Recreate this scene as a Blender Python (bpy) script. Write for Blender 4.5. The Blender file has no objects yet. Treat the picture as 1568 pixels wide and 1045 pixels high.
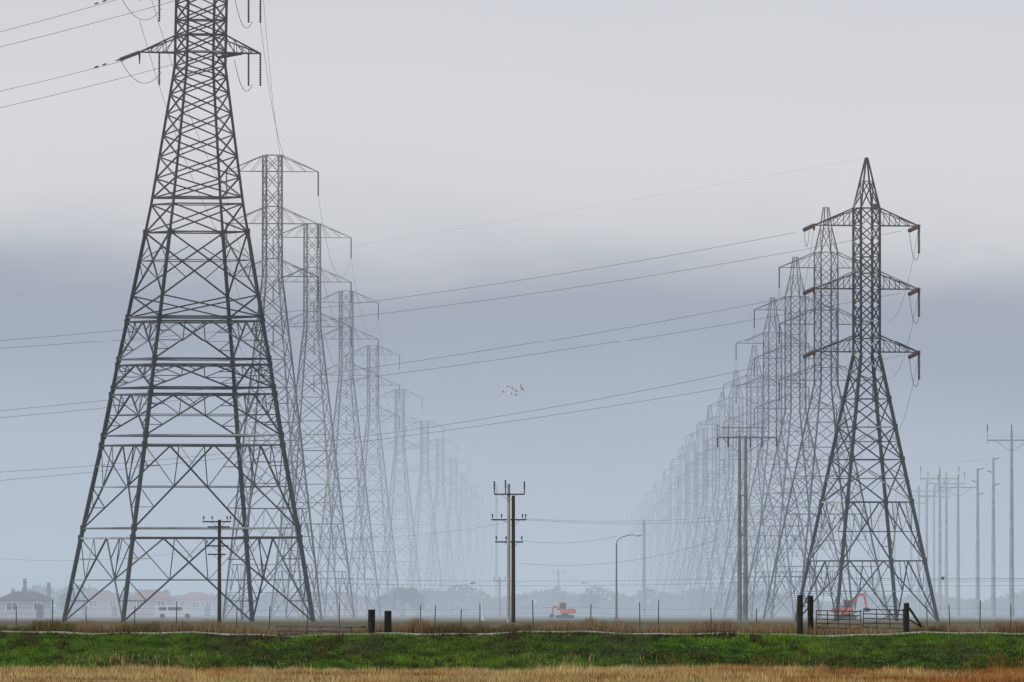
import bpy, math, random
import numpy as np
from mathutils import Vector
random.seed(7); rng=np.random.default_rng(7)
S=bpy.context.scene
F=1568/36*600.0; HZ=937.0; EZ=1.0; CX=784.0
def P(x,y,D): return Vector(((x-CX)/F*D, D, EZ+(HZ-y)/F*D))
def GX(x,D): return (x-CX)/F*D

# ---------------- camera
cd=bpy.data.cameras.new("camera"); cam=bpy.data.objects.new("camera",cd); S.collection.objects.link(cam)
cd.lens=600; cd.sensor_width=36; cd.clip_start=1; cd.clip_end=60000
cam.location=(0,0,EZ); cam.rotation_euler=(math.pi/2+math.atan((HZ-522.5)/F),0,0); S.camera=cam
S.view_settings.view_transform='Standard'; S.view_settings.look='None'; S.view_settings.exposure=0

def s2l(c): return tuple(((v/255)/12.92 if v/255<=.04045 else ((v/255+.055)/1.055)**2.4) for v in c)+(1,)
# ---------------- overcast colour as a function of direction (node group)
def sky_group():
    g=bpy.data.node_groups.new("overcast_colour","ShaderNodeTree")
    g.interface.new_socket("Vector",in_out='INPUT',socket_type='NodeSocketVector')
    g.interface.new_socket("Color",in_out='OUTPUT',socket_type='NodeSocketColor')
    N=g.nodes; L=g.links
    i=N.new("NodeGroupInput"); o=N.new("NodeGroupOutput")
    sep=N.new("ShaderNodeSeparateXYZ"); L.new(i.outputs[0],sep.inputs[0])
    mp=N.new("ShaderNodeMapping"); mp.inputs['Scale'].default_value=(45,3,150); L.new(i.outputs[0],mp.inputs[0])
    nz=N.new("ShaderNodeTexNoise"); nz.inputs['Scale'].default_value=1; nz.inputs['Detail'].default_value=4; L.new(mp.outputs[0],nz.inputs['Vector'])
    def M(op,a,b):
        m=N.new("ShaderNodeMath"); m.operation=op
        for k,v in ((0,a),(1,b)):
            if isinstance(v,(int,float)): m.inputs[k].default_value=v
            else: L.new(v,m.inputs[k])
        return m.outputs[0]
    n=M('MULTIPLY',M('SUBTRACT',nz.outputs['Fac'],.5),.006)
    e=M('ADD',M('ADD',sep.outputs[2],n),M('MULTIPLY',sep.outputs[0],.03))
    e=M('MULTIPLY',e,25.0)
    r=N.new("ShaderNodeValToRGB"); L.new(e,r.inputs[0])
    st=[(937,(177,190,204)),(880,(181,194,208)),(750,(181,191,206)),(620,(173,183,198)),(530,(164,173,188)),(465,(164,172,186)),(425,(177,183,193)),(375,(197,201,207)),(280,(214,215,219)),(150,(215,216,220)),(0,(207,210,216))]
    cr=r.color_ramp; cr.interpolation='B_SPLINE'
    for k,(y,c) in enumerate(st):
        p=(HZ-y)/F*25
        if k==0: el=cr.elements[0]; el.position=p
        elif k==len(st)-1: el=cr.elements[-1]; el.position=p
        else: el=cr.elements.new(p)
        el.color=s2l(c)
    L.new(r.outputs[0],o.inputs[0])
    return g
SKY=sky_group()
# ---------------- world
w=bpy.data.worlds.new("World"); S.world=w; w.use_nodes=True
N=w.node_tree.nodes; L=w.node_tree.links; N.clear()
tc=N.new("ShaderNodeTexCoord"); sg=N.new("ShaderNodeGroup"); sg.node_tree=SKY
L.new(tc.outputs['Generated'],sg.inputs[0])
b1=N.new("ShaderNodeBackground"); L.new(sg.outputs[0],b1.inputs[0]); b1.inputs[1].default_value=1
ns=N.new("ShaderNodeTexSky"); ns.sky_type='NISHITA'; ns.sun_disc=False
SE=math.radians(42); SR=math.radians(-120)
ns.sun_elevation=SE; ns.sun_rotation=SR
b2=N.new("ShaderNodeBackground"); L.new(ns.outputs[0],b2.inputs[0]); b2.inputs[1].default_value=.1
sp=N.new("ShaderNodeSeparateXYZ"); L.new(tc.outputs['Generated'],sp.inputs[0])
mr=N.new("ShaderNodeMapRange"); mr.inputs[1].default_value=.06; mr.inputs[2].default_value=.5; mr.inputs[3].default_value=0; mr.inputs[4].default_value=.25
L.new(sp.outputs[2],mr.inputs[0])
mx=N.new("ShaderNodeMixShader"); L.new(mr.outputs[0],mx.inputs[0]); L.new(b1.outputs[0],mx.inputs[1]); L.new(b2.outputs[0],mx.inputs[2])
wo=N.new("ShaderNodeOutputWorld"); L.new(mx.outputs[0],wo.inputs[0])
sl=bpy.data.lights.new("sun",'SUN'); sl.energy=1.25; sl.angle=math.radians(15); sl.color=(1,.96,.9)
so=bpy.data.objects.new("sun",sl); S.collection.objects.link(so)
sd=Vector((math.sin(SR)*math.cos(SE),math.cos(SR)*math.cos(SE),math.sin(SE)))
so.rotation_euler=sd.to_track_quat('Z','Y').to_euler()

# ---------------- materials, with airlight of the fog by world position
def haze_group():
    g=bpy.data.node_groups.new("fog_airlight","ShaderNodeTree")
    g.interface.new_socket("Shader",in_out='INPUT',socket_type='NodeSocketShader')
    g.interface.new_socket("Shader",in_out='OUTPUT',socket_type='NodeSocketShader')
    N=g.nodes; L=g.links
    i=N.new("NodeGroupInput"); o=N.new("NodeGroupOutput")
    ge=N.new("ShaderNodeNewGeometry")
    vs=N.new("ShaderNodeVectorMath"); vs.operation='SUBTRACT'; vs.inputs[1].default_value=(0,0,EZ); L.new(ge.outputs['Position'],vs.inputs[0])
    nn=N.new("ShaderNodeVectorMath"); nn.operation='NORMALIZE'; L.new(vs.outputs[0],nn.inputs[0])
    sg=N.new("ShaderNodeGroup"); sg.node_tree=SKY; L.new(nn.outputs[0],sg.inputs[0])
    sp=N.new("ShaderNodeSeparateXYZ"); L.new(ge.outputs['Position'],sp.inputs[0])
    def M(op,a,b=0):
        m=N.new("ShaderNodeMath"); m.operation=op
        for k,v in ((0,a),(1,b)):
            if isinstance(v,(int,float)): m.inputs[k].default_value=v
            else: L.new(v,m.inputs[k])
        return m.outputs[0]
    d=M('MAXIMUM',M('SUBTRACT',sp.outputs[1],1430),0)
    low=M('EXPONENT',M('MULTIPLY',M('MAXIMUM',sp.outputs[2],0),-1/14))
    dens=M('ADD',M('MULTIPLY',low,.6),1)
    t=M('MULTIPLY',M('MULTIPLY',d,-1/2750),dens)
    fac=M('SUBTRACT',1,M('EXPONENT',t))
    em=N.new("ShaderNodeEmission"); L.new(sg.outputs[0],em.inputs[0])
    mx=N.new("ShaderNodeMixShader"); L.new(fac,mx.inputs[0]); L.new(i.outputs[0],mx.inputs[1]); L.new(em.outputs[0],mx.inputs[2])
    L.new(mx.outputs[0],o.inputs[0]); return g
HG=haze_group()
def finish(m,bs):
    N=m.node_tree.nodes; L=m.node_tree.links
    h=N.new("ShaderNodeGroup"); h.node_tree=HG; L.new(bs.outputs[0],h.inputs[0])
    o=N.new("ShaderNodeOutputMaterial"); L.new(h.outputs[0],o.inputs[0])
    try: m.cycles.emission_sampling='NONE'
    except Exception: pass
def mat(name,c1,c2=None,scale=1.0,rough=.7,metal=0,detail=4,stretch=(1,1,1)):
    m=bpy.data.materials.new(name); m.use_nodes=True; N=m.node_tree.nodes; L=m.node_tree.links; N.clear()
    b=N.new("ShaderNodeBsdfPrincipled"); b.inputs['Roughness'].default_value=rough; b.inputs['Metallic'].default_value=metal
    c2=c2 or tuple(v*.7 for v in c1)
    ge=N.new("ShaderNodeNewGeometry"); mp=N.new("ShaderNodeMapping"); mp.inputs['Scale'].default_value=stretch
    L.new(ge.outputs['Position'],mp.inputs[0])
    nz=N.new("ShaderNodeTexNoise"); nz.inputs['Scale'].default_value=scale; nz.inputs['Detail'].default_value=detail
    L.new(mp.outputs[0],nz.inputs['Vector'])
    r=N.new("ShaderNodeValToRGB"); r.color_ramp.elements[0].position=.36; r.color_ramp.elements[1].position=.64
    r.color_ramp.elements[0].color=c2+(1,); r.color_ramp.elements[1].color=c1+(1,)
    L.new(nz.outputs['Fac'],r.inputs[0]); L.new(r.outputs[0],b.inputs['Base Color'])
    finish(m,b); return m
def attr_mat(name):
    m=bpy.data.materials.new(name); m.use_nodes=True; N=m.node_tree.nodes; L=m.node_tree.links; N.clear()
    b=N.new("ShaderNodeBsdfPrincipled"); b.inputs['Roughness'].default_value=.9; b.inputs['Specular IOR Level'].default_value=.1
    a=N.new("ShaderNodeAttribute"); a.attribute_name="Col"; L.new(a.outputs['Color'],b.inputs['Base Color'])
    finish(m,b); return m
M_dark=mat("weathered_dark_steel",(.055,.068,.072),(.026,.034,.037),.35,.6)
M_dk2=mat("leg_and_shaded_steel",(.030,.037,.04),(.015,.020,.022),.35,.6)  # dark legs, plus random members painted as if turned from the light
M_mid=mat("mid_tone_steel",(.15,.165,.17),(.08,.09,.095),.4,.5)  # middle step of the painted lit-to-shaded member tones; also a lamp post
M_light=mat("lit_galvanised_steel",(.6,.62,.63),(.35,.37,.38),.5,.5)  # highlight painted into the colour of random members, as if facing light
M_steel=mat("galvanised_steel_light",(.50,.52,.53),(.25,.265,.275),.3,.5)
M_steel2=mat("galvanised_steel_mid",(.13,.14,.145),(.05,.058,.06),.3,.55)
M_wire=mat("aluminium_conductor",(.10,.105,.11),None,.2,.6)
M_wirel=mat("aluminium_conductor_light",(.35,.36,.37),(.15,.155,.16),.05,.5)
M_ins=mat("brown_porcelain",(.11,.032,.02),(.055,.018,.013),2,.35)
M_insd=mat("grey_insulator",(.05,.055,.06),None,2,.4)
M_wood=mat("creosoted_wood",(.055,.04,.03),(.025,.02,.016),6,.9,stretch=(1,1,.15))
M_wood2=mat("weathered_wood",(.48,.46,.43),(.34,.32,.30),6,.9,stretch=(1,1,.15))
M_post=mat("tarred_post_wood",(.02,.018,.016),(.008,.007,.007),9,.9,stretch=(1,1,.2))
M_pole=mat("painted_steel_pole",(.40,.45,.45),(.27,.31,.31),1,.5)
M_pole2=mat("green_grey_steel_pole",(.22,.27,.26),(.13,.165,.16),1,.5)
M_rust=mat("rusty_pipe",(.14,.075,.05),(.07,.045,.035),8,.8)
M_galv=mat("gate_steel",(.10,.10,.10),(.05,.05,.05),8,.6)
M_wall=mat("stucco_wall",(.50,.46,.48),(.42,.39,.42),1,.9)
M_wall2=mat("pink_stucco_wall",(.50,.35,.33),(.42,.30,.28),1,.9)
M_roof=mat("roof_tiles",(.13,.10,.10),(.08,.065,.065),2,.9)
M_roof2=mat("terracotta_roof",(.34,.15,.12),(.25,.12,.10),2,.9)
M_glass=mat("window_glass",(.03,.035,.04),None,1,.1)
M_white=mat("white_paint",(.8,.8,.8),(.7,.7,.7),1,.4)
M_tyre=mat("tyre_rubber",(.02,.02,.02),None,4,.9)
M_orange=mat("orange_machine_paint",(.75,.13,.04),(.55,.09,.03),1,.45)
M_foil=mat("conifer_foliage",(.045,.065,.04),(.02,.032,.022),.8,.9)
M_bark=mat("bark",(.10,.08,.055),None,3,.9)
M_bird=mat("white_feathers",(.85,.85,.85),(.8,.8,.8),3,.8)
M_gravel=mat("pale_gravel",(.50,.49,.46),(.25,.24,.21),1.3,.95)
M_lamp=mat("lamp_glass",(.75,.75,.72),None,1,.2)

# ---------------- mesh builder
class MB:
    def __init__(s): s.v=[]; s.f=[]; s.m=[]; s.var=None
    def ring(s,c,u,v,ru,rv,n,ph=0):
        k=len(s.v)
        for i in range(n):
            a=2*math.pi*i/n+ph; s.v.append(c+u*(ru*math.cos(a))+v*(rv*math.sin(a)))
        return k
    def fr(s,p,q):
        d=(q-p).normalized(); up=Vector((0,0,1)) if abs(d.z)<.95 else Vector((0,1,0))
        u=d.cross(up).normalized(); return u,d.cross(u).normalized()
    def tube(s,p,q,r0,r1=None,n=4,m=0,cap=False):
        p=Vector(p); q=Vector(q); r1=r0 if r1 is None else r1
        if (q-p).length<1e-5: return
        u,v=s.fr(p,q); ph=math.pi/4 if n==4 else 0
        a=s.ring(p,u,v,r0,r0,n,ph); b=s.ring(q,u,v,r1,r1,n,ph)
        for i in range(n):
            j=(i+1)%n; s.f.append((a+i,a+j,b+j,b+i)); s.m.append(m)
        if cap:
            s.f.append(tuple(a+i for i in range(n))[::-1]); s.m.append(m); s.f.append(tuple(b+i for i in range(n))); s.m.append(m)
    def beam(s,p,q,w,m=0):
        if m==0 and s.var: m=random.choice(s.var)  # random tone per member imitates light-facing and shaded steel
        s.tube(p,q,w*.5*1.15,None,4,m)
    def poly(s,pts,r,n=4,m=0):
        for a,b in zip(pts[:-1],pts[1:]): s.tube(a,b,r,None,n,m)
    def box(s,c,sz,m=0):
        c=Vector(c); k=len(s.v); x,y,z=[t/2 for t in sz]
        for X,Y,Z in ((-x,-y,-z),(x,-y,-z),(x,y,-z),(-x,y,-z),(-x,-y,z),(x,-y,z),(x,y,z),(-x,y,z)): s.v.append(c+Vector((X,Y,Z)))
        for f in ((0,3,2,1),(4,5,6,7),(0,1,5,4),(1,2,6,5),(2,3,7,6),(3,0,4,7)): s.f.append(tuple(k+i for i in f)); s.m.append(m)
    def face(s,pts,m=0):
        k=len(s.v); s.v+= [Vector(p) for p in pts]; s.f.append(tuple(range(k,k+len(pts)))); s.m.append(m)
    def string(s,p,q,r,m=1,pitch=.22):
        p=Vector(p); q=Vector(q); L_=(q-p).length; n=max(4,int(L_/pitch))
        for i in range(n):
            a=p.lerp(q,i/n); b=p.lerp(q,(i+.55)/n); c=p.lerp(q,(i+1)/n)
            s.tube(a,b,r*.45,r,6,m); s.tube(b,c,r,r*.45,6,m)
    def mesh(s,name,mats):
        me=bpy.data.meshes.new(name); me.from_pydata([tuple(v) for v in s.v],[],s.f)
        for x in mats: me.materials.append(x)
        me.polygons.foreach_set("material_index",s.m); me.update(); return me
    def obj(s,name,mats,loc=(0,0,0),rz=0):
        return link(name,s.mesh(name,mats),loc,rz)
def link(name,me,loc=(0,0,0),rz=0,sc=1):
    o=bpy.data.objects.new(name,me); S.collection.objects.link(o); o.location=loc; o.rotation_euler=(0,0,rz); o.scale=(sc,)*3; return o

def lattice(mb,levels,wl,wd,wr,center=lambda z:0.0,legmat=0,dense=False):
    sg=[(-1,-1),(1,-1),(1,1),(-1,1)]
    def C(i,z,h): return Vector((sg[i][0]*h+center(z),sg[i][1]*h,z))
    for (z0,h0,st),(z1,h1,_) in zip(levels[:-1],levels[1:]):
        for i in range(4):
            j=(i+1)%4
            a,b=C(i,z0,h0),C(j,z0,h0); c,d=C(i,z1,h1),C(j,z1,h1)
            vv=mb.var; mb.var=None
            mb.beam(a,c,wl(z0),legmat[i] if legmat else 0)
            if st not in('X','N') and wl(z0)>.25: mb.tube(c-Vector((0,0,.3)),c+Vector((0,0,.3)),wl(z0)*.75,None,4,legmat[i] if legmat else 0)
            mb.var=vv
            if st=='X':
                mb.beam(a,d,wd); mb.beam(b,c,wd)
            elif st=='N':
                mb.beam(c,d,wr); mb.beam(a,b,wr)
            elif st=='H': mb.beam(c,d,wd*1.2)
            elif st=='XH':
                mb.beam(a,d,wd); mb.beam(b,c,wd); mb.beam(c,d,wd)
            elif st in('K','KB'):
                mid=(c+d)/2
                mb.beam(c,d,wd*1.25); mb.beam(a,mid,wd*1.1); mb.beam(b,mid,wd*1.1)
                for (lo,hi) in ((a,c),(b,d)):
                    lm=lo.lerp(hi,.5); dm=lo.lerp(mid,.5)
                    mb.beam(lm,dm,wr); mb.beam(hi,dm,wr)
                    if st=='K' or dense: mb.beam(lo.lerp(hi,.25),lo.lerp(mid,.25),wr); mb.beam(lm,lo.lerp(mid,.25),wr); mb.beam(hi.lerp(mid,.5),dm,wr)
                    if dense: mb.beam(lo.lerp(hi,.75),hi.lerp(dm,.5),wr); mb.beam(hi.lerp(mid,.5),lo.lerp(mid,.75),wr)
                if st=='K': mb.beam(a.lerp(mid,.5),b.lerp(mid,.5),wr)
            elif st=='XR':
                mb.beam(a,d,wd*1.1); mb.beam(b,c,wd*1.1); mb.beam(c,d,wd)
                t=h0/(h0+h1); x=a.lerp(d,t); lz=t
                for lo,hi in ((a,c),(b,d)):
                    lm=lo.lerp(hi,lz); mb.beam(lm,x,wr)
                    mb.beam(lm,lo.lerp(x,.5),wr); mb.beam(lm,hi.lerp(x,.5),wr)
        if st in('K',) or (dense and st in('H','XR')):
            A=[(C(i,z1,h1)+C((i+1)%4,z1,h1))/2 for i in range(4)]
            for i in range(4): mb.beam(A[i],A[(i+1)%4],wr)
def arm(mb,side,z,zt,hb,L_,wc,wr,n=3):
    tip=Vector((side*L_,0,z))
    lo=[Vector((side*hb,-hb,z)),Vector((side*hb,hb,z))]; up=[Vector((side*hb,-hb,zt)),Vector((side*hb,hb,zt))]
    for p in lo+up: mb.beam(p,tip,wc)
    for k in range(2):
        prev=up[k]
        for i in range(1,n+1):
            t=i/(n+1); a=lo[k].lerp(tip,t); b=up[k].lerp(tip,t); mb.beam(prev,a,wr)
            if n>2: mb.beam(a,b,wr)
            prev=b
    for i in range(n):
        t0=i/(n+1); t1=(i+1)/(n+1); mb.beam(lo[0].lerp(tip,t0),lo[1].lerp(tip,t1),wr)
    mb.beam(lo[0],lo[1],wr); mb.beam(up[0],up[1],wr)
    return tip
def sagline(p,q,sag,n=14):
    p=Vector(p);q=Vector(q); return [p.lerp(q,i/n)-Vector((0,0,4*sag*(i/n)*(1-i/n))) for i in range(n+1)]

# ======== near left tower
D=1600.0;k=F/D; th=math.radians(18.7); cs=math.cos(th)+math.sin(th)
zz=lambda y:EZ+(HZ-y)/k
outer=[(953,193),(825,169),(683,140),(560,118),(450,97),(312,71),(200,54),(100,39),(-130,39)]
def ow(y):
    return float(np.interp(y,[o[0] for o in outer[::-1]],[o[1] for o in outer[::-1]]))/k/cs
lv=[(zz(y) if y!=953 else 0,ow(y),st) for y,st in [(953,'K'),(825,'H'),(810,'K'),(683,'H'),(668,'K'),(605,'H'),(595,'KB'),(560,'H'),(551,'KB'),(492,'H'),(485,'X'),(452,'XR'),(355,'XH'),(312,'H'),(302,'X'),(272,'X'),(239,'X'),(206,'X'),(174,'X'),(143,'X'),(118,'X'),(100,'XH'),(78,'XH'),(52,'XH'),(30,'X'),(5,'XH'),(-20,'XH'),(-46,'X'),(-70,'X'),(-94,'XH'),(-114,'XH'),(-140,'X')]]
lv.append((zz(-215),.25,'X'))
mb=MB(); mb.var=[0,0,0,0,3,3,3,4,4,5]
lattice(mb,lv,lambda z:.42 if z<18 else (.35 if z<33 else .25),.155,.095,lambda z:(z/zz(100))*(19/k),legmat=[3,3,0,3],dense=True)
xoff=(19/k)
hb=ow(50)
tips1={}
for y in (80,-17,-114):
    z=zz(y); m2=MB(); m2.var=[0,3,4]
    for sd_ in(-1,1):
        t=arm(m2,sd_,z,zz(y-27),hb,92/k/math.cos(th),.15,.07); tips1[(y,sd_)]=t+Vector((xoff,0,0))
    for sx in (-62,74,92):
        p=Vector((sx/k/math.cos(th),0,z)); m2.string(p,p-Vector((0,0,50/k)),.12,1)
    lt=Vector((-92/k/math.cos(th),0,z)); e=lt+Vector((-36/k,-1.0,-12/k)); m2.string(lt,e,.21,1)
    m2.tube(e,e+Vector((-.5,-.05,-.15)),.12,.03,6,1)
    m2.tube(lt+Vector((0,0,.1)),lt+Vector((0,0,-1.1)),.12,.05,6,1)
    m2.string(Vector((68/k,0,z)),Vector((20/k,-1.8,z-8/k)),.17,1)
    m2.poly(sagline(e,Vector((-62/k,0,z-30/k)),1.6,12),.028,4,2)
    m2.poly(sagline(Vector((50/k,-1,z-10/k)),Vector((84/k,0,z-48/k)),1.6,10),.028,4,2)
    for q in (1.4,2.2): m2.tube(e+Vector((-q,-.06*q,-q*.3)),e+Vector((-q-.35,-.06*q,-q*.3-.12)),.08,.08,6,1)
    for v in m2.v: v.x+=xoff
    n0=len(mb.v); mb.v+=m2.v; mb.f+=[tuple(i+n0 for i in f) for f in m2.f]; mb.m+=m2.m
X0=GX(288,D); mb.obj("transmission_tower",[M_dark,M_insd,M_wire,M_dk2,M_mid,M_light],(X0,D,0),th)
def W1(p):
    return Vector((X0+p.x*math.cos(th)-p.y*math.sin(th),D+p.x*math.sin(th)+p.y*math.cos(th),p.z))

# ======== right-row tower type
DR=44.2*F/(HZ-241); kr=F/DR; thr=math.radians(20.8); csr=math.cos(thr)+math.sin(thr)
def right_tower(strain):
    z=lambda y:EZ+(HZ-y)/kr
    o=lambda y:float(np.interp(y,[241,277,318,545,953],[1.5 if strain else 4.5,10,20,20,108]))/kr/csr
    ys=[(953,'K'),(860,'K'),(770,'XR'),(705,'XR'),(655,'XH'),(612,'X'),(575,'X'),(545,'XH')]
    for y in (518,491,466,442,418,393,369,345): ys.append((y,'XH' if y in(518,442,418,345) else 'X'))
    ys+= [(318,'X'),(277,'N'),(241,'N')]
    lv=[(0 if y==953 else z(y),o(y),st) for y,st in ys]
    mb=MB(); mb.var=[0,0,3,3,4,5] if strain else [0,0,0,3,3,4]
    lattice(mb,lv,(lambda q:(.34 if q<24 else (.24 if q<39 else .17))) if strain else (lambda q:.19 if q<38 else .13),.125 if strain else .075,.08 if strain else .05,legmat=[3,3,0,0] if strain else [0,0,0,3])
    hb=20/kr/csr; tl=[]
    for y in (345,442,540):
        for sd_ in(-1,1):
            L_=81/kr/math.cos(thr); t=arm(mb,sd_,z(y),z(y-27),hb,L_,.14 if strain else .09,.07 if strain else .05,3 if strain else 2)
            if strain:
                e=t+Vector((-29/kr,-2,-8/kr)); mb.string(t,e,.22,1); mb.tube(t+Vector((0,0,.15)),t-Vector((0,0,.5)),.16,.1,6,1)
                if sd_>0: mb.string(t,t-Vector((0,0,42/kr)),.16,1)
                mb.poly(sagline(e,t+Vector((0,0,-42/kr)) if sd_>0 else t+Vector((.3,2,-.5)),1.6,10),.028,4,2)
                tl.append((t,e))
            else:
                b=t-Vector((0,0,36/kr)); mb.string(t,b,.11,2); tl.append((t,b))
    if strain: mb.box((1.0,0,z(316)),(.55,.5,.6),2)
    return mb,tl
mbr,tlr=right_tower(True)
xr=GX(1327,DR); mbr.obj("transmission_tower",[M_dark,M_ins,M_insd,M_dk2,M_mid,M_light],(xr,DR,0),thr)
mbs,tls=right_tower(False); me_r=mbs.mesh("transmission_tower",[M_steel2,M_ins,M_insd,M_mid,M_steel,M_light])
right=[(1265,317),(1218,393),(1183,455),(1155,530),(1127,568),(1106,601),(1087,622),(1073,647),(1059,664),(1046,684),(1031,705),(1017,724),(1003,741),(990,757),(978,772),(968,786)]
def toW(p,X,Y,t): return Vector((X+p.x*math.cos(t)-p.y*math.sin(t),Y+p.x*math.sin(t)+p.y*math.cos(t),p.z))
prev=[toW(t,xr,DR,thr) for t,_ in tlr]
lines=MB()
for x,y in right:
    D_=44.2*F/(HZ-y); X=GX(x,D_); link("transmission_tower",me_r,(X,D_,0),thr)
    cur=[toW(b,X,D_,thr) for _,b in tls]
    if D_<5200:
        for a,b in zip(prev,cur): lines.poly(sagline(a,b,6,16),.02,4,1)
    prev=cur
# ======== left-row tower type (flat twin-post top)
HB=50.0
def left_tower():
    o=lambda f:float(np.interp(f,[0,.70,.74,1.0],[.106,.026,.021,.0205]))*HB/1.2
    thb=math.radians(14)
    fr=[(0,'K'),(.12,'K'),(.24,'XR'),(.34,'XR'),(.425,'XR'),(.50,'XH'),(.56,'X'),(.61,'X'),(.66,'X'),(.70,'XH'),(.74,'XH'),(.778,'X'),(.816,'XH'),(.853,'XH'),(.89,'X'),(.928,'XH'),(.965,'XH'),(1.0,'XH')]
    mb=MB(); mb.var=[0,0,3,3,4,4]; mb.m=[]
    lattice(mb,[(f*HB,o(f),s) for f,s in fr],lambda z:.20,.095,.065,legmat=[0,3,4,3])
    h=o(1)
    for a,b in (((-h,-h),(h,-h)),((h,-h),(h,h)),((h,h),(-h,h)),((-h,h),(-h,-h))): mb.beam((a[0],a[1],HB),(b[0],b[1],HB),.12)
    tl=[]
    for f in (.965,.853,.74):
        for sd_ in (-1,1):
            t=arm(mb,sd_,f*HB,(f+.035)*HB,h,.098*HB/math.cos(thb),.09,.05,2); b=t-Vector((0,0,2.6)); mb.string(t,b,.11,1); tl.append(b)
    return mb,tl,thb
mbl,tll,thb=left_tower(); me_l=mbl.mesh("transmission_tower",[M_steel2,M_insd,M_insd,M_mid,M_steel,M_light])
left=[(417,237),(478,342),(530,445),(571,530),(612,597),(650,645),(674,672),(694,702),(710,724),(724,742),(736,758),(747,772),(757,785)]
prev=None
for x,y in left:
    D_=(HB-1)*F/(HZ-y); X=GX(x,D_); link("transmission_tower",me_l,(X,D_,0),thb)
    cur=[toW(b,X,D_,thb) for b in tll]
    if prev is None:
        for y_ in (-17,-114):
            for i,sd_ in ((1,1),(0,-1)):
                a=W1(tips1[(y_,sd_)])-Vector((0,0,3)); b_=toW(Vector((.9+(.5 if y_==-17 else 0),0,HB-.3)),X,D_,thb) if sd_>0 else cur[0 if y_==-114 else 2]
                lines.poly(sagline(a,b_,2,16),.022,4)
    elif D_<5200:
        for a,b in zip(prev,cur): lines.poly(sagline(a,b,5,16),.02,4,1)
    prev=cur
def px_line(pts,x0,x1,D0,D1,r=.03,deg=2,n=40):
    c=np.polyfit([p[0] for p in pts],[p[1] for p in pts],deg)
    out=[]
    for i in range(n+1):
        t=i/n; x=x0+(x1-x0)*t; out.append(P(x,float(np.polyval(c,x)),D0+(D1-D0)*t))
    lines.poly(out,r,4)
for pts in ([(1217,356),(900,411),(585,460),(0,521)],[(1380,353),(1217,386),(900,433),(580,483),(0,534)],[(1220,452),(900,512),(615,557),(0,630)],
            [(1380,447),(1150,492),(900,530),(615,572),(0,641)],[(1220,550),(900,615),(660,655),(0,724)],[(1382,545),(1085,600),(680,660),(0,737)],[(1322,243),(900,312),(620,368),(0,455)]):
    px_line(pts,pts[0][0],-700,DR-2,DR-60,.021 if pts[0][0]!=1322 else .005)
px_line([(190,92),(0,139),(-600,235)],190,-600,1598,1540,.024)
px_line([(300,88),(180,121),(0,164),(-600,270)],300,-600,1598,1540,.024)
px_line([(190,-5),(0,48),(-600,170)],190,-600,1598,1540,.024)
px_line([(300,-10),(190,24),(0,70),(-600,190)],300,-600,1598,1540,.024)
lines.obj("power_lines",[M_wire,M_wirel])

# ======== utility poles
def pole(name,x,ytop,D,r,arms,mats,rb=None):
    k=F/D; mb=MB(); h=EZ+(HZ-ytop)/k
    mb.tube((0,0,0),(0,0,h),rb or r*1.25,r,10,0,True)
    for (y,xl,xr_,pins) in arms:
        z=EZ+(HZ-y)/k; a=(xl-x)/k; b=(xr_-x)/k
        mb.box(((a+b)/2,-r-.08,z),(b-a,.12,.12),1)
        mb.beam((a*.5,-r-.02,z),(0,-r,z-.6),.04,1); mb.beam((b*.5,-r-.02,z),(0,-r,z-.6),.04,1)
        for p in pins:
            q=Vector(((p-x)/k,-r-.08,z+.08)); mb.tube(q,q+Vector((0,0,.25)),.025,.025,5,2); mb.string(q+Vector((0,0,.15)),q+Vector((0,0,.42)),.085,2,.14)
    return mb.obj(name,mats,(GX(x,D),D,0))
pole("utility_pole",786,760,1480,.145,[(797,752,806,(754,768,800,805)),(831,758,801,(760,775,799))],[M_wood,M_wood,M_insd])
pole("utility_pole",779,742,1478,.13,[(758,757,803,())],[M_wood2,M_wood,M_insd])
mb=MB()
for xx,yy in ((757,738),(774,736),(803,738)): mb.tube(P(xx,758,1477.7),P(xx,yy,1477.7),.05,.04,6); mb.string(P(xx,yy+12,1477.7),P(xx,yy,1477.7),.09,0,.14)
mb.obj("pole_top_insulators",[M_insd])
pole("utility_pole",336,797,1500,.14,[(800,310,354,(312,325,348,353)),(808,318,352,()),(837,315,350,(317,340)),(850,318,346,())],[M_wood,M_wood,M_insd])
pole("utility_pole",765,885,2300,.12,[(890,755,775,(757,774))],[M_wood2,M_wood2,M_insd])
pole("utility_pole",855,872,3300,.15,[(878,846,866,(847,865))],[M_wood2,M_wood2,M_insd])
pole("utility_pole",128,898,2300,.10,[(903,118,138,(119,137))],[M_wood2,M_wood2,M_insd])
pole("utility_pole",986,798,2700,.24,[],[M_pole,M_pole,M_insd])
pole("utility_pole",760,742,4200,.3,[],[M_pole,M_pole,M_insd])
def hframe():
    D=1640;k=F/D;x=1137;mb=MB(); z=lambda y:EZ+(HZ-y)/k
    for dx in (-4.6,4.6): mb.tube((dx/k,0,0),(dx/k,0,z(668)),.24,.13,10,0,True)
    mb.box((7/k,0,z(671)),(92/k,.2,.16),0); mb.box((2/k,0,z(656)),(70/k,.1,.1),0)
    for dx in (-38,-22,-5,12,30,52): mb.beam((dx/k,0,z(674)),(dx/k,0,z(651)),.10,0); mb.string((dx/k,0,z(671)),(dx/k,0,z(686)),.10,1)
    mb.beam((-5/k,0,z(695)),(-30/k,0,z(672)),.08,0); mb.beam((5/k,0,z(695)),(42/k,0,z(672)),.08,0)
    for y in (760,820,880): mb.box((0,0,z(y)),(14/k,.35,.14),0)
    mb.obj("steel_power_pole",[M_pole2,M_insd],(GX(x,D),D,0))
hframe()
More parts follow.
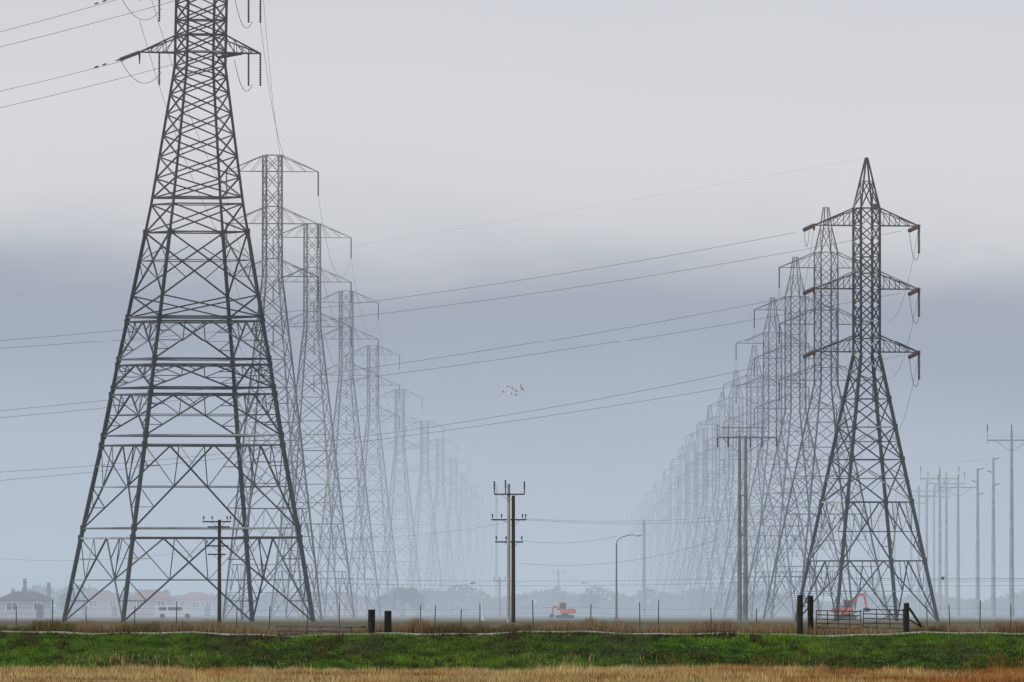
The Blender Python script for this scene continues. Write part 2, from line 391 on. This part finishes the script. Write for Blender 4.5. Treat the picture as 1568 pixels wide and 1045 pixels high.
for x,yt,D_,arms in ((1549,660,2050,1),(1521,702,2250,0),(1497,718,2350,0),(1467,735,2500,1),(1439,722,2600,1),(1449,730,2700,1),(1419,742,2850,1),(1407,750,3000,1),(1430,752,3200,1),(1395,762,3300,1),(1370,780,3600,1),(1345,790,3900,1),(1583,650,2000,0),(1612,640,1950,1)):
    k_=F/D_; mb=MB(); h=EZ+(HZ-yt)/k_; mb.tube((0,0,0),(0,0,h),.33,.15,10,0,True)
    s_=2.9
    if arms:
        mb.box((0,0,h-1.2),(2*s_,.18,.16),0)
        for dx in (-s_,0,s_): mb.beam((dx,0,h-1.6),(dx,0,h+.15),.11,0); mb.string((dx,0,h-.1),(dx,0,h+.7),.09,1)
        mb.beam((s_*.7,0,h-1.2),(0,0,h-2.6),.08); mb.beam((-s_*.7,0,h-1.2),(0,0,h-2.6),.08)
    else:
        for q in (0.3,2,3.7): mb.string((0,0,h-q),(.8 if q!=2 else -.8,0,h-q+.3),.09,1)
    mb.obj("steel_power_pole",[M_pole,M_insd],(GX(x,D_),D_,0))
dw=MB()
def seg(x0,y0,x1,y1,D0,D1,sag,r=.014): dw.poly(sagline(P(x0,y0,D0),P(x1,y1,D1),sag,20),r,4)
for a,b in (((800,795),(1128,790)),((806,797),(1132,796)),((800,829),(944,822))): seg(*a,*b,1480,1640,.4)
seg(800,864,1100,826,1500,1640,1,.014)
for y in (886,893): seg(470,y,1200,y-2,1700,1700,.4,.016); seg(1200,y-2,1700,y,1700,1700,.4,.016)
seg(1200,884,1700,885,1650,1650,.2,.03)
seg(1390,700,1512,704,2600,2050,.6); seg(1512,668,1700,655,2050,1950,.5)
seg(336,806,784,800,1500,1480,1.2,.010); seg(-100,846,335,838,1500,1500,1,.010)
dw.string(P(1441,886,1650),P(1446,887,1650),.22,0)
dw.obj("distribution_wires",[M_wire])

# ======== street lamps
def lamp(x,yt,D_,dirn,reach,mt):
    k_=F/D_; mb=MB(); h=EZ+(HZ-yt)/k_; mb.tube((0,0,0),(0,0,h-.9),.12,.07,8,0)
    pts=[Vector((dirn*reach*(1-math.cos(t)),0,h-.9+.9*math.sin(t))) for t in np.linspace(0,math.pi/2,8)]
    mb.poly(pts,.05,6,0); e=pts[-1]
    n=6
    for i in range(n):
        t0=i/n;t1=(i+1)/n; f=lambda t:.05+.13*math.sin(math.pi*min(1,t*.9+.08))
        mb.tube(e+Vector((dirn*t0*.8,0,.0)),e+Vector((dirn*t1*.8,0,.0)),f(t0),f(t1),8,1)
    mb.box((0,0,.15),(.4,.4,.3),0)
    mb.obj("street_lamp",[mt,M_lamp],(GX(x,D_),D_,0))
lamp(944,820,1800,1,1.9,M_mid); lamp(739,893,1900,-1,.8,M_white); lamp(905,893,2500,-1,.9,M_pole)

# ======== terrain
def crestn(x): return .05*np.sin(x*.31+1)+.04*np.sin(x*.83)+.02*np.sin(x*2.3+.5)
def prof(y): return np.interp(y,[0,560,696,697,700.5,701.2,704.5,708,716,30000],[-1.5,-1.5,-1.52,-1.38,-.03,.02,.10,.10,0,0])
def gz(x,y):
    wgt=np.interp(y,[697,700.5,706,716],[0.15,1,1,0]); b=np.where(y<697,.05*np.sin(x*.2+y*.1),0)
    return prof(y)+crestn(x)*wgt*(np.abs(x)<2000)+b*(y>500)
xs=np.concatenate([np.linspace(-9000,-60,20),np.arange(-45,45.1,.5),np.linspace(60,9000,20)])
ys=np.concatenate([[-200,100,300,500],np.linspace(560,696,25),np.arange(696.5,708.1,.5),np.linspace(710,716,4),[760,900,1200,1600,2000,3000,5000,9000,20000,40000]])
XX,YY=np.meshgrid(xs,ys); ZZ=gz(XX,YY); nx,ny=len(xs),len(ys)
V=np.stack([XX,YY,ZZ],-1).reshape(-1,3)
Fc=[(j*nx+i,j*nx+i+1,(j+1)*nx+i+1,(j+1)*nx+i) for j in range(ny-1) for i in range(nx-1)]
me=bpy.data.meshes.new("ground"); me.from_pydata(V.tolist(),[],Fc); me.polygons.foreach_set("use_smooth",[True]*len(Fc))
m=bpy.data.materials.new("ground_soil_grass"); m.use_nodes=True; N=m.node_tree.nodes; L=m.node_tree.links; N.clear()
b=N.new("ShaderNodeBsdfPrincipled"); b.inputs['Roughness'].default_value=.95; b.inputs['Specular IOR Level'].default_value=.1
ge=N.new("ShaderNodeNewGeometry"); sp=N.new("ShaderNodeSeparateXYZ"); L.new(ge.outputs['Position'],sp.inputs[0])
def noise(sc,cols,stretch=(1,1,1),pos=(.35,.65)):
    mp=N.new("ShaderNodeMapping"); mp.inputs['Scale'].default_value=stretch; L.new(ge.outputs['Position'],mp.inputs[0])
    nz=N.new("ShaderNodeTexNoise"); nz.inputs['Scale'].default_value=sc; nz.inputs['Detail'].default_value=6; L.new(mp.outputs[0],nz.inputs['Vector'])
    r=N.new("ShaderNodeValToRGB"); r.color_ramp.elements[0].position=pos[0]; r.color_ramp.elements[1].position=pos[1]
    r.color_ramp.elements[0].color=cols[0]+(1,); r.color_ramp.elements[1].color=cols[-1]+(1,)
    L.new(nz.outputs['Fac'],r.inputs[0]); return r.outputs[0]
cf=noise(.6,[(.24,.12,.05),(.45,.32,.12)]); cg=noise(1.6,[(.03,.055,.014),(.09,.16,.03)]); cb=noise(.05,[(.10,.085,.05),(.16,.14,.08)])
def step(y0,y1):
    r=N.new("ShaderNodeMapRange"); r.inputs[1].default_value=y0; r.inputs[2].default_value=y1; L.new(sp.outputs[1],r.inputs[0]); return r.outputs[0]
def mixc(f,a,c):
    x=N.new("ShaderNodeMix"); x.data_type='RGBA'; L.new(f,x.inputs[0]); L.new(a,x.inputs[6]); L.new(c,x.inputs[7]); return x.outputs[2]
L.new(mixc(step(701,702),mixc(step(696,697.2),cf,cg),cb),b.inputs['Base Color']); finish(m,b)
me.materials.append(m); link("ground",me)
gx=np.arange(-45,45.1,.5); v=[];f=[]
for i,x in enumerate(gx):
    y0=700.9+.25*math.sin(x*.4)+.2*math.sin(x*1.3); y1=704.3
    v+=[(x,y0,float(gz(x,y0))+.012),(x,702.6,float(gz(x,702.6))+.02),(x,y1,float(gz(x,y1))+.012)]
    if i: a=3*(i-1); c=3*i; f+=[(a,c,c+1,a+1),(a+1,c+1,c+2,a+2)]
me=bpy.data.meshes.new("gravel_road"); me.from_pydata(v,[],f); me.materials.append(M_gravel); link("gravel_road",me)

# ======== grass
MG=attr_mat("grass_blades")
def vn(x,seed,sc):
    r=np.random.default_rng(seed).random(4000); t=(x/sc)+2000; i=np.floor(t).astype(int)%3999; u=t-np.floor(t); u=u*u*(3-2*u)
    return r[i]*(1-u)+r[i+1]*u
def vn2(x,y,seed,sx,sy):
    r=np.random.default_rng(seed).random((512,512)); a=x/sx+200; b=y/sy; i=np.floor(a).astype(int); j=np.floor(b).astype(int); u=a-i; v=b-j
    u=u*u*(3-2*u); v=v*v*(3-2*v); i%=511; j%=511
    return (r[i,j]*(1-u)+r[i+1,j]*u)*(1-v)+(r[i,j+1]*(1-u)+r[i+1,j+1]*u)*v
def blades(name,x,y,h,w_,col,lean=.35,dark=.6):
    n=len(x); z=gz(x,y)-.02; az=rng.random(n)*math.pi; la=rng.random(n)*2*math.pi; ll=rng.random(n)*lean*h
    dx=np.cos(az)*w_/2; dy=np.sin(az)*w_/2
    V=np.empty((n,3,3)); V[:,0]=np.stack([x-dx,y-dy,z],1); V[:,1]=np.stack([x+dx,y+dy,z],1); V[:,2]=np.stack([x+np.cos(la)*ll,y+np.sin(la)*ll,z+h],1)
    me=bpy.data.meshes.new(name); me.vertices.add(3*n); me.vertices.foreach_set("co",V.reshape(-1).astype(np.float32))
    me.loops.add(3*n); me.loops.foreach_set("vertex_index",np.arange(3*n,dtype=np.int32)); me.polygons.add(n)
    me.polygons.foreach_set("loop_start",np.arange(0,3*n,3,dtype=np.int32)); me.update(calc_edges=True)
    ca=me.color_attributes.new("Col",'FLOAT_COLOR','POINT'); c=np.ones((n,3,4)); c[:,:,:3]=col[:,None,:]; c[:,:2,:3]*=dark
    ca.data.foreach_set("color",c.reshape(-1).astype(np.float32)); me.materials.append(MG); link(name,me)
def cols(n,a,bb,t,jit=.15):
    c=np.array(a)[None]*(1-t[:,None])+np.array(bb)[None]*t[:,None]; return np.clip(c*(1+rng.normal(0,jit,(n,1))),.005,1)
# green levee face
n=170000; x=rng.uniform(-36,36,n); y=rng.uniform(696.3,701.2,n)
t=vn2(x,y,3,2.4,.7)*.4+vn2(x,y,4,.55,.3)*.4+vn2(x,y,5,6,1.8)*.2
h=.04+.19*t*rng.random(n)+.03*rng.random(n); c=cols(n,(.022,.04,.010),(.19,.34,.035),np.clip((t-.32)*2.6,0,1),.3)
yel=(vn2(x,y,6,3.2,.9)*.6+vn2(x,y,7,.5,.3)*.4); mk=(yel>.66)&(rng.random(n)<.45); c[mk]=cols(mk.sum(),(.14,.18,.04),(.27,.30,.09),rng.random(mk.sum()))
br=vn2(x,y,9,2.6,1.2)*.5+vn2(x,y,10,.5,.3)*.5; mk=(br>.66)&(rng.random(n)<.7); c[mk]=cols(mk.sum(),(.045,.035,.02),(.15,.12,.055),rng.random(mk.sum())); h[mk]*=1.6
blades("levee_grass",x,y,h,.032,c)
# dry weeds on crest
n=110000; x=rng.uniform(-38,38,n); y=rng.uniform(704.4,712,n)
t=vn(x,21,1.9)*.45+vn(x,22,.45)*.35+vn(x,23,.14)*.2
h=(.14+1.05*np.clip(t-.15,0,1)**1.3)*(.35+.65*rng.random(n)); tt=np.clip(vn2(x,y,24,1.7,2)*.5+rng.random(n)*.5,0,1)
c=cols(n,(.12,.072,.04),(.48,.36,.20),tt,.25); gm=vn(x,25,2.5)>.72; c[gm]=c[gm]*np.array([.55,.65,.5])
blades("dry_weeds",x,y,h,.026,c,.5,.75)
n=26000; x=rng.uniform(-38,38,n); y=rng.uniform(700.6,701.8,n); t=vn(x,31,.8)*.6+vn(x,32,3)*.4
k2=t>.38; x,y,t=x[k2],y[k2],t[k2]; n=len(x)
blades("verge_grass",x,y,.02+.24*(t-.35)*rng.random(n)+.02,.03,cols(n,(.16,.13,.05),(.36,.30,.13),rng.random(n)))
# foreground golden grass
n=190000; y=rng.uniform(560,696.8,n)**1; x=rng.uniform(-34,34,n)
nb=60000; y[:nb]=rng.uniform(680,698.3,nb)
t=vn2(x,y,41,2.2,6)*.45+vn2(x,y,42,.55,2)*.35+vn2(x,y,45,7,20)*.2
h=(.03+.85*np.clip(t-.25,0,1))*(.35+.65*rng.random(n))
edge=np.clip((y-697)/1.3,0,1); keep=rng.random(n)>edge*(1.3-t); 
x,y,t,h=x[keep],y[keep],t[keep],h[keep]; n=len(x)
red=np.clip((vn2(x,y,43,4,14)*.65+vn2(x,y,44,1.2,4)*.35-.48)*5+np.clip((x-6)/10,-.5,.9),0,1)
c=cols(n,(.30,.21,.075),(.74,.57,.26),np.clip(t*2.2-.7+rng.normal(0,.25,n),0,1),.22)*(1-red[:,None])+cols(n,(.16,.058,.018),(.55,.24,.07),np.clip(t*2.2-.7+rng.normal(0,.25,n),0,1),.22)*red[:,None]
far=np.clip((y-680)/17,0,1); c=c*(1-.2*far[:,None])
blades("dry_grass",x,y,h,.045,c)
for bx,bw in ((760,40),(905,60),(958,36),(345,30),(1478,34),(560,26)):
    D_=699.;X=GX(bx,D_); mb=MB(); R=bw/F*D_
    for i in range(150):
        a=Vector((X+random.uniform(-1,1)*R,random.uniform(698.2,700.4),0)); a.z=float(gz(a.x,a.y)); l=random.uniform(.1,.42)
        d_=Vector((random.uniform(-.9,.9),random.uniform(-.3,.3),random.uniform(.3,1))).normalized(); mm=a+d_*l; mb.tube(a,mm,.008,.006,3); mb.tube(mm,mm+Vector((d_.x*.9,0,-.3))*l*.6,.006,.003,3)
    mb.obj("bramble_bush",[M_bark])

# ======== fence, posts, gates
mb=MB(); fx=[-40,25,80,132,205,270,362,412,470,520,643,665,705,735,817,904,980,1008,1090,1158,1420,1455,1500,1548,1600,1660]
D_=707.;k_=F/D_
for x in fx:
    X=GX(x,D_); z0=float(gz(X,D_)); hh=random.uniform(1.0,1.35); mb.tube((X,D_,z0-.1),(X+random.uniform(-.06,.06),D_,z0+hh),.026,.02,5,0)
for hgt in (.45,.75,1.0):
    pp=[Vector((GX(x,D_),D_,float(gz(GX(x,D_),D_))+hgt)) for x in fx if x<1210]
    for a,b_ in zip(pp[:-1],pp[1:]): mb.poly(sagline(a,b_,.03,4),.003,3)
    pp=[Vector((GX(x,D_),D_,float(gz(GX(x,D_),D_))+hgt)) for x in fx if x>1400]
    for a,b_ in zip(pp[:-1],pp[1:]): mb.poly(sagline(a,b_,.03,4),.003,3)
mb.obj("wire_fence",[M_galv])
def post(x,yt,yb,wd,D_):
    k_=F/D_; X=GX(x,D_); z1=EZ+(HZ-yt)/k_; z0=min(EZ+(HZ-yb)/k_,float(gz(X,D_)))-.1; mb=MB(); r=wd/k_/2
    for i in range(6):
        a=Vector((X+random.uniform(-.006,.006),D_,z0+(z1-z0)*i/6)); b_=Vector((X,D_,z0+(z1-z0)*(i+1)/6)); mb.tube(a,b_,r*random.uniform(.96,1.03),r,10,0,i==5)
    mb.tube((X,D_,z1),(X,D_,z1+.02),r,r*.75,10,0,True)
    mb.obj("wooden_post",[M_post])
post(569,935,968,11,703.5); post(594,937,968,11,703.8); post(1225,913,956,9,704.3); post(1241,914,956,9,706); post(1388,925,958,8.5,704.5)
def gate(xa,xb,ya,yb,nr,D_,mt,uprights):
    k_=F/D_; mb=MB(); A=GX(xa,D_);B=GX(xb,D_); zt=EZ+(HZ-ya)/k_; zb=EZ+(HZ-yb)/k_
    for i in range(nr): z=zt+(zb-zt)*i/(nr-1); mb.tube((A,D_,z),(B,D_,z-.04),.022,None,8)
    for i in range(uprights): x=A+(B-A)*i/(uprights-1); mb.tube((x,D_,zb-.03),(x,D_,zt+.02),.022,None,8)
    mb.beam((A,D_-.03,zb),(B,D_-.03,zt),.03)
    mb.obj("pipe_gate",[mt])
gate(1250,1318,936,962,5,705,M_rust,5); gate(1322,1383,934,962,5,705.5,M_galv,4)
gate(424,560,960,974,3,702.5,M_galv,7)
mb=MB(); mb.tube(P(1392,932,705),P(1412,962,705),.05,.05,8); mb.tube(P(1412,962,705),P(1392,950,705),.03,.03,8); mb.obj("gate_brace",[M_post])

# ======== houses
def house(x0,x1,D_,hw,hr,wm,rm,storeys=1,depth=9):
    k_=F/D_; Wd=(x1-x0)/k_; root=bpy.data.objects.new("house",None); S.collection.objects.link(root); root.location=((GX(x0,D_)+GX(x1,D_))/2,D_,0)
    def part(mb,n,ms): o=mb.obj(n,ms); o.parent=root
    w_=MB(); w_.box((0,0,hw/2),(Wd,depth,hw)); part(w_,"walls",[wm])
    r=MB(); e=.5; a=Wd/2+e; d_=depth/2+e; rx=max(a-hr*2.2,a*.25)
    p=[(-a,-d_,hw),(a,-d_,hw),(a,d_,hw),(-a,d_,hw),(-rx,0,hw+hr),(rx,0,hw+hr)]
    for f in ((0,1,5,4),(1,2,5),(2,3,4,5),(3,0,4)): r.face([p[i] for i in f])
    r.box((0,-d_+.05,hw-.08),(2*a,.12,.2)); part(r,"roof",[rm])
    wi=MB(); n=max(2,int(Wd/2.6))
    for s_ in range(storeys):
        zc=hw-1.0-2.7*s_
        for i in range(n):
            xc=-Wd/2+Wd*(i+.5)/n; ww=random.uniform(.9,1.5)
            wi.box((xc,-depth/2-.03,zc),(ww+.3,.08,1.34),1); wi.box((xc-ww/4-.03,-depth/2-.09,zc),(ww/2-.08,.05,1.05),0); wi.box((xc+ww/4+.03,-depth/2-.09,zc),(ww/2-.08,.05,1.05),0)
    part(wi,"windows",[M_glass,M_white])
    dr=MB(); dr.box((Wd*.3,-depth/2-.04,1.0),(1.0,.09,2.0)); part(dr,"door",[M_wood])
house(0,78,2500,2.7,1.2,M_wall,M_roof)
house(-95,-12,2550,2.6,1.2,M_wall2,M_roof2)
house(128,188,3300,3.5,1.5,M_wall2,M_roof2)
house(198,264,3000,3.3,1.5,M_wall2,M_roof2)
house(270,330,3500,3.4,1.5,M_wall,M_roof2)
house(486,560,3900,3.8,1.6,M_wall2,M_roof)
# ======== vans
def van(x,D_,ln=5.2,h=1.9):
    mb=MB(); wd=1.9
    pr=[(-ln/2,.35),(ln/2-.05,.35),(ln/2,.9),(ln/2-.9,1.1),(ln/2-1.6,h-.05),(ln/2-1.9,h),(-ln/2+.1,h),(-ln/2,h-.15)]
    f1=[(a,-wd/2,z) for a,z in pr]; f2=[(a,wd/2,z) for a,z in pr]; mb.face(f1); mb.face(f2[::-1])
    for i in range(len(pr)): j=(i+1)%len(pr); mb.face([f1[j],f1[i],f2[i],f2[j]])
    zc=h-.42
    mb.box((ln/2-2.1,-wd/2-.01,zc),(.9,.04,.42),1); mb.box((-.2,-wd/2-.01,zc),(1.4,.04,.42),1); mb.box((-1.6,-wd/2-.01,zc),(1.0,.04,.42),1)
    for a in (-ln/2+.95,ln/2-.95): mb.tube((a,-wd/2-.02,.35),(a,-wd/2+.2,.35),.35,None,14,2,True); mb.tube((a,wd/2+.02,.35),(a,wd/2-.2,.35),.35,None,14,2,True)
    mb.obj("parked_van",[M_white,M_glass,M_tyre],(GX(x,D_),D_,0))
van(268,2250,5.2,1.75)
# ======== excavators
def excavator(x,D_,sc,fl,boomup):
    mb=MB()
    for y in (-.9,.9):
        mb.box((0,y,.42),(2.6,.5,.55),1)
        for a in(-1.3,1.3): mb.tube((a,y-.25,.42),(a,y+.25,.42),.28,None,12,1,True)
    mb.tube((0,0,.7),(0,0,.95),.6,None,12,1); mb.box((-.35,0,1.35),(2.3,2.0,.8),0); mb.tube((-1.5,-.9,1.35),(-1.5,.9,1.35),.4,None,10,0,True)
    mb.box((.35,-.5,2.2),(1.1,.9,1.0),2); mb.box((.35,-.5,2.75),(1.25,1.0,.12),0)
    for a in(-.2,.9): mb.beam((a,-.97,1.7),(a,-.97,2.7),.1,0)
    a=Vector((.8,.3,1.5))
    if boomup: p=[a,Vector((1.6,.3,3.4)),Vector((2.6,.3,3.5)),Vector((2.9,.3,1.8))]
    else: p=[a,Vector((1.5,.3,2.2)),Vector((2.0,.3,1.9)),Vector((2.1,.3,.9))]
    for q,r in zip(p[:-1],p[1:]): mb.tube(q,r,.26,.18,4,0,True)
    e=p[-1]; mb.box(e+Vector((0,0,-.35)),(.6,.8,.6),1); mb.face([e+Vector((.3,-.4,-.05)),e+Vector((.6,-.4,-.5)),e+Vector((.3,-.4,-.65))],1)
    mb.beam(a+Vector((.5,0,0)),p[1]+Vector((-.1,0,-.4)),.12,1)
    o=mb.obj("excavator",[M_orange,M_tyre,M_glass],(GX(x,D_),D_,0)); o.scale=(fl*sc,sc,sc)
excavator(865,2150,.75,-1,False); excavator(1294,1850,.8,1,True)

# ======== trees
def conifer(x,D_,h,w_):
    mb=MB(); mb.tube((0,0,0),(0,0,h*.95),.25,.05,7,1)
    for i in range(1500):
        t=random.random()**.8; z=h*(.1+.9*t); R=w_*(1-t)*(.75+.35*math.sin(z*3.1+x)); a=random.uniform(0,6.28); r=R*random.random()**.5
        c=Vector((math.cos(a)*r,math.sin(a)*r,z)); s_=random.uniform(.15,.4)
        mb.face([c+Vector((random.uniform(-s_,s_),random.uniform(-s_,s_),random.uniform(-s_,s_)*.7)) for _ in range(3)],0)
    for i in range(14): z=h*(.15+.06*i); a=i*2.4; R=w_*(1-z/h); mb.tube((0,0,z),(math.cos(a)*R,math.sin(a)*R,z-.2),.05,.02,4,1)
    mb.obj("conifer_tree",[M_foil,M_bark],(GX(x,D_),D_,0))
conifer(38,2900,6.4,1.0); conifer(75,2950,5.8,1.1); conifer(20,3100,5.0,1.3)
def broad(x,D_,h,w_,n=2600):
    mb=MB(); tips=[]
    mb.tube((0,0,0),(0,0,h*.35),.28,.2,7,1)
    for i in range(11):
        a=random.uniform(0,6.28); t=random.uniform(.3,1); e=Vector((math.cos(a)*w_*.75*t,math.sin(a)*w_*.75*t,h*random.uniform(.4,.9))); mb.tube((0,0,h*.33),e,.11,.03,5,1); tips.append((e,random.uniform(.5,1)*w_*.42))
    for i in range(n):
        e,R=random.choice(tips); c=e+Vector((random.gauss(0,.5),random.gauss(0,.5),random.gauss(0,.4)))*R; c.z=min(c.z,h); s_=random.uniform(.12,.32)
        mb.face([c+Vector((random.uniform(-s_,s_),random.uniform(-s_,s_),random.uniform(-s_,s_))) for _ in range(3)],0)
    mb.obj("broadleaf_tree",[M_foil,M_bark],(GX(x,D_),D_,0))
for x,D_,h,w_ in ((618,3300,6.8,3.2),(640,3400,4.6,2.5),(592,3500,4.4,2.3),(108,3400,4.5,2.5),(250,3600,5.5,2.2),(170,3600,5.0,2.0),(858,3900,7.0,2.2),(905,3700,4.5,3.0)): broad(x,D_,h,w_)
n=60000; x=rng.uniform(-260,260,n); y=rng.uniform(4000,4120,n)
hp=2+5.5*vn(x,51,14)*.6+5.5*vn(x,52,4)*.5; z=hp*rng.random(n); s_=.7
V=np.stack([x,y,z],1)[:,None,:]+rng.uniform(-s_,s_,(n,3,3)); V[:,:,2]=np.maximum(V[:,:,2],-.2)
me=bpy.data.meshes.new("distant_trees"); me.from_pydata(V.reshape(-1,3).tolist(),[],[(3*i,3*i+1,3*i+2) for i in range(n)]); me.materials.append(M_foil); link("distant_trees",me)

# ======== birds
mb=MB()
for i,(x,y) in enumerate([(771,601),(777,593),(783,604),(786,597),(791,600),(797,592),(800,598),(790,606)]):
    c=P(x,y,1400); s_=.28; a=random.uniform(-.6,.9)
    mb.tube(c+Vector((-.16,0,0)),c,.02,.06,6); mb.tube(c,c+Vector((.16,0,.02)),.06,.04,6); mb.tube(c+Vector((.16,0,.02)),c+Vector((.22,0,.02)),.04,.01,6)
    for sg in(-1,1):
        e=c+Vector((sg*.08,sg*.12,.18*abs(a)+.09)); f_=c+Vector((sg*.2,sg*.25,.3*a+.08)); mb.face([c+Vector((.08,0,.03)),e+Vector((.08,0,0)),f_,e+Vector((-.1,0,0)),c+Vector((-.08,0,.03))])
mb.obj("flock_of_birds",[M_bird])
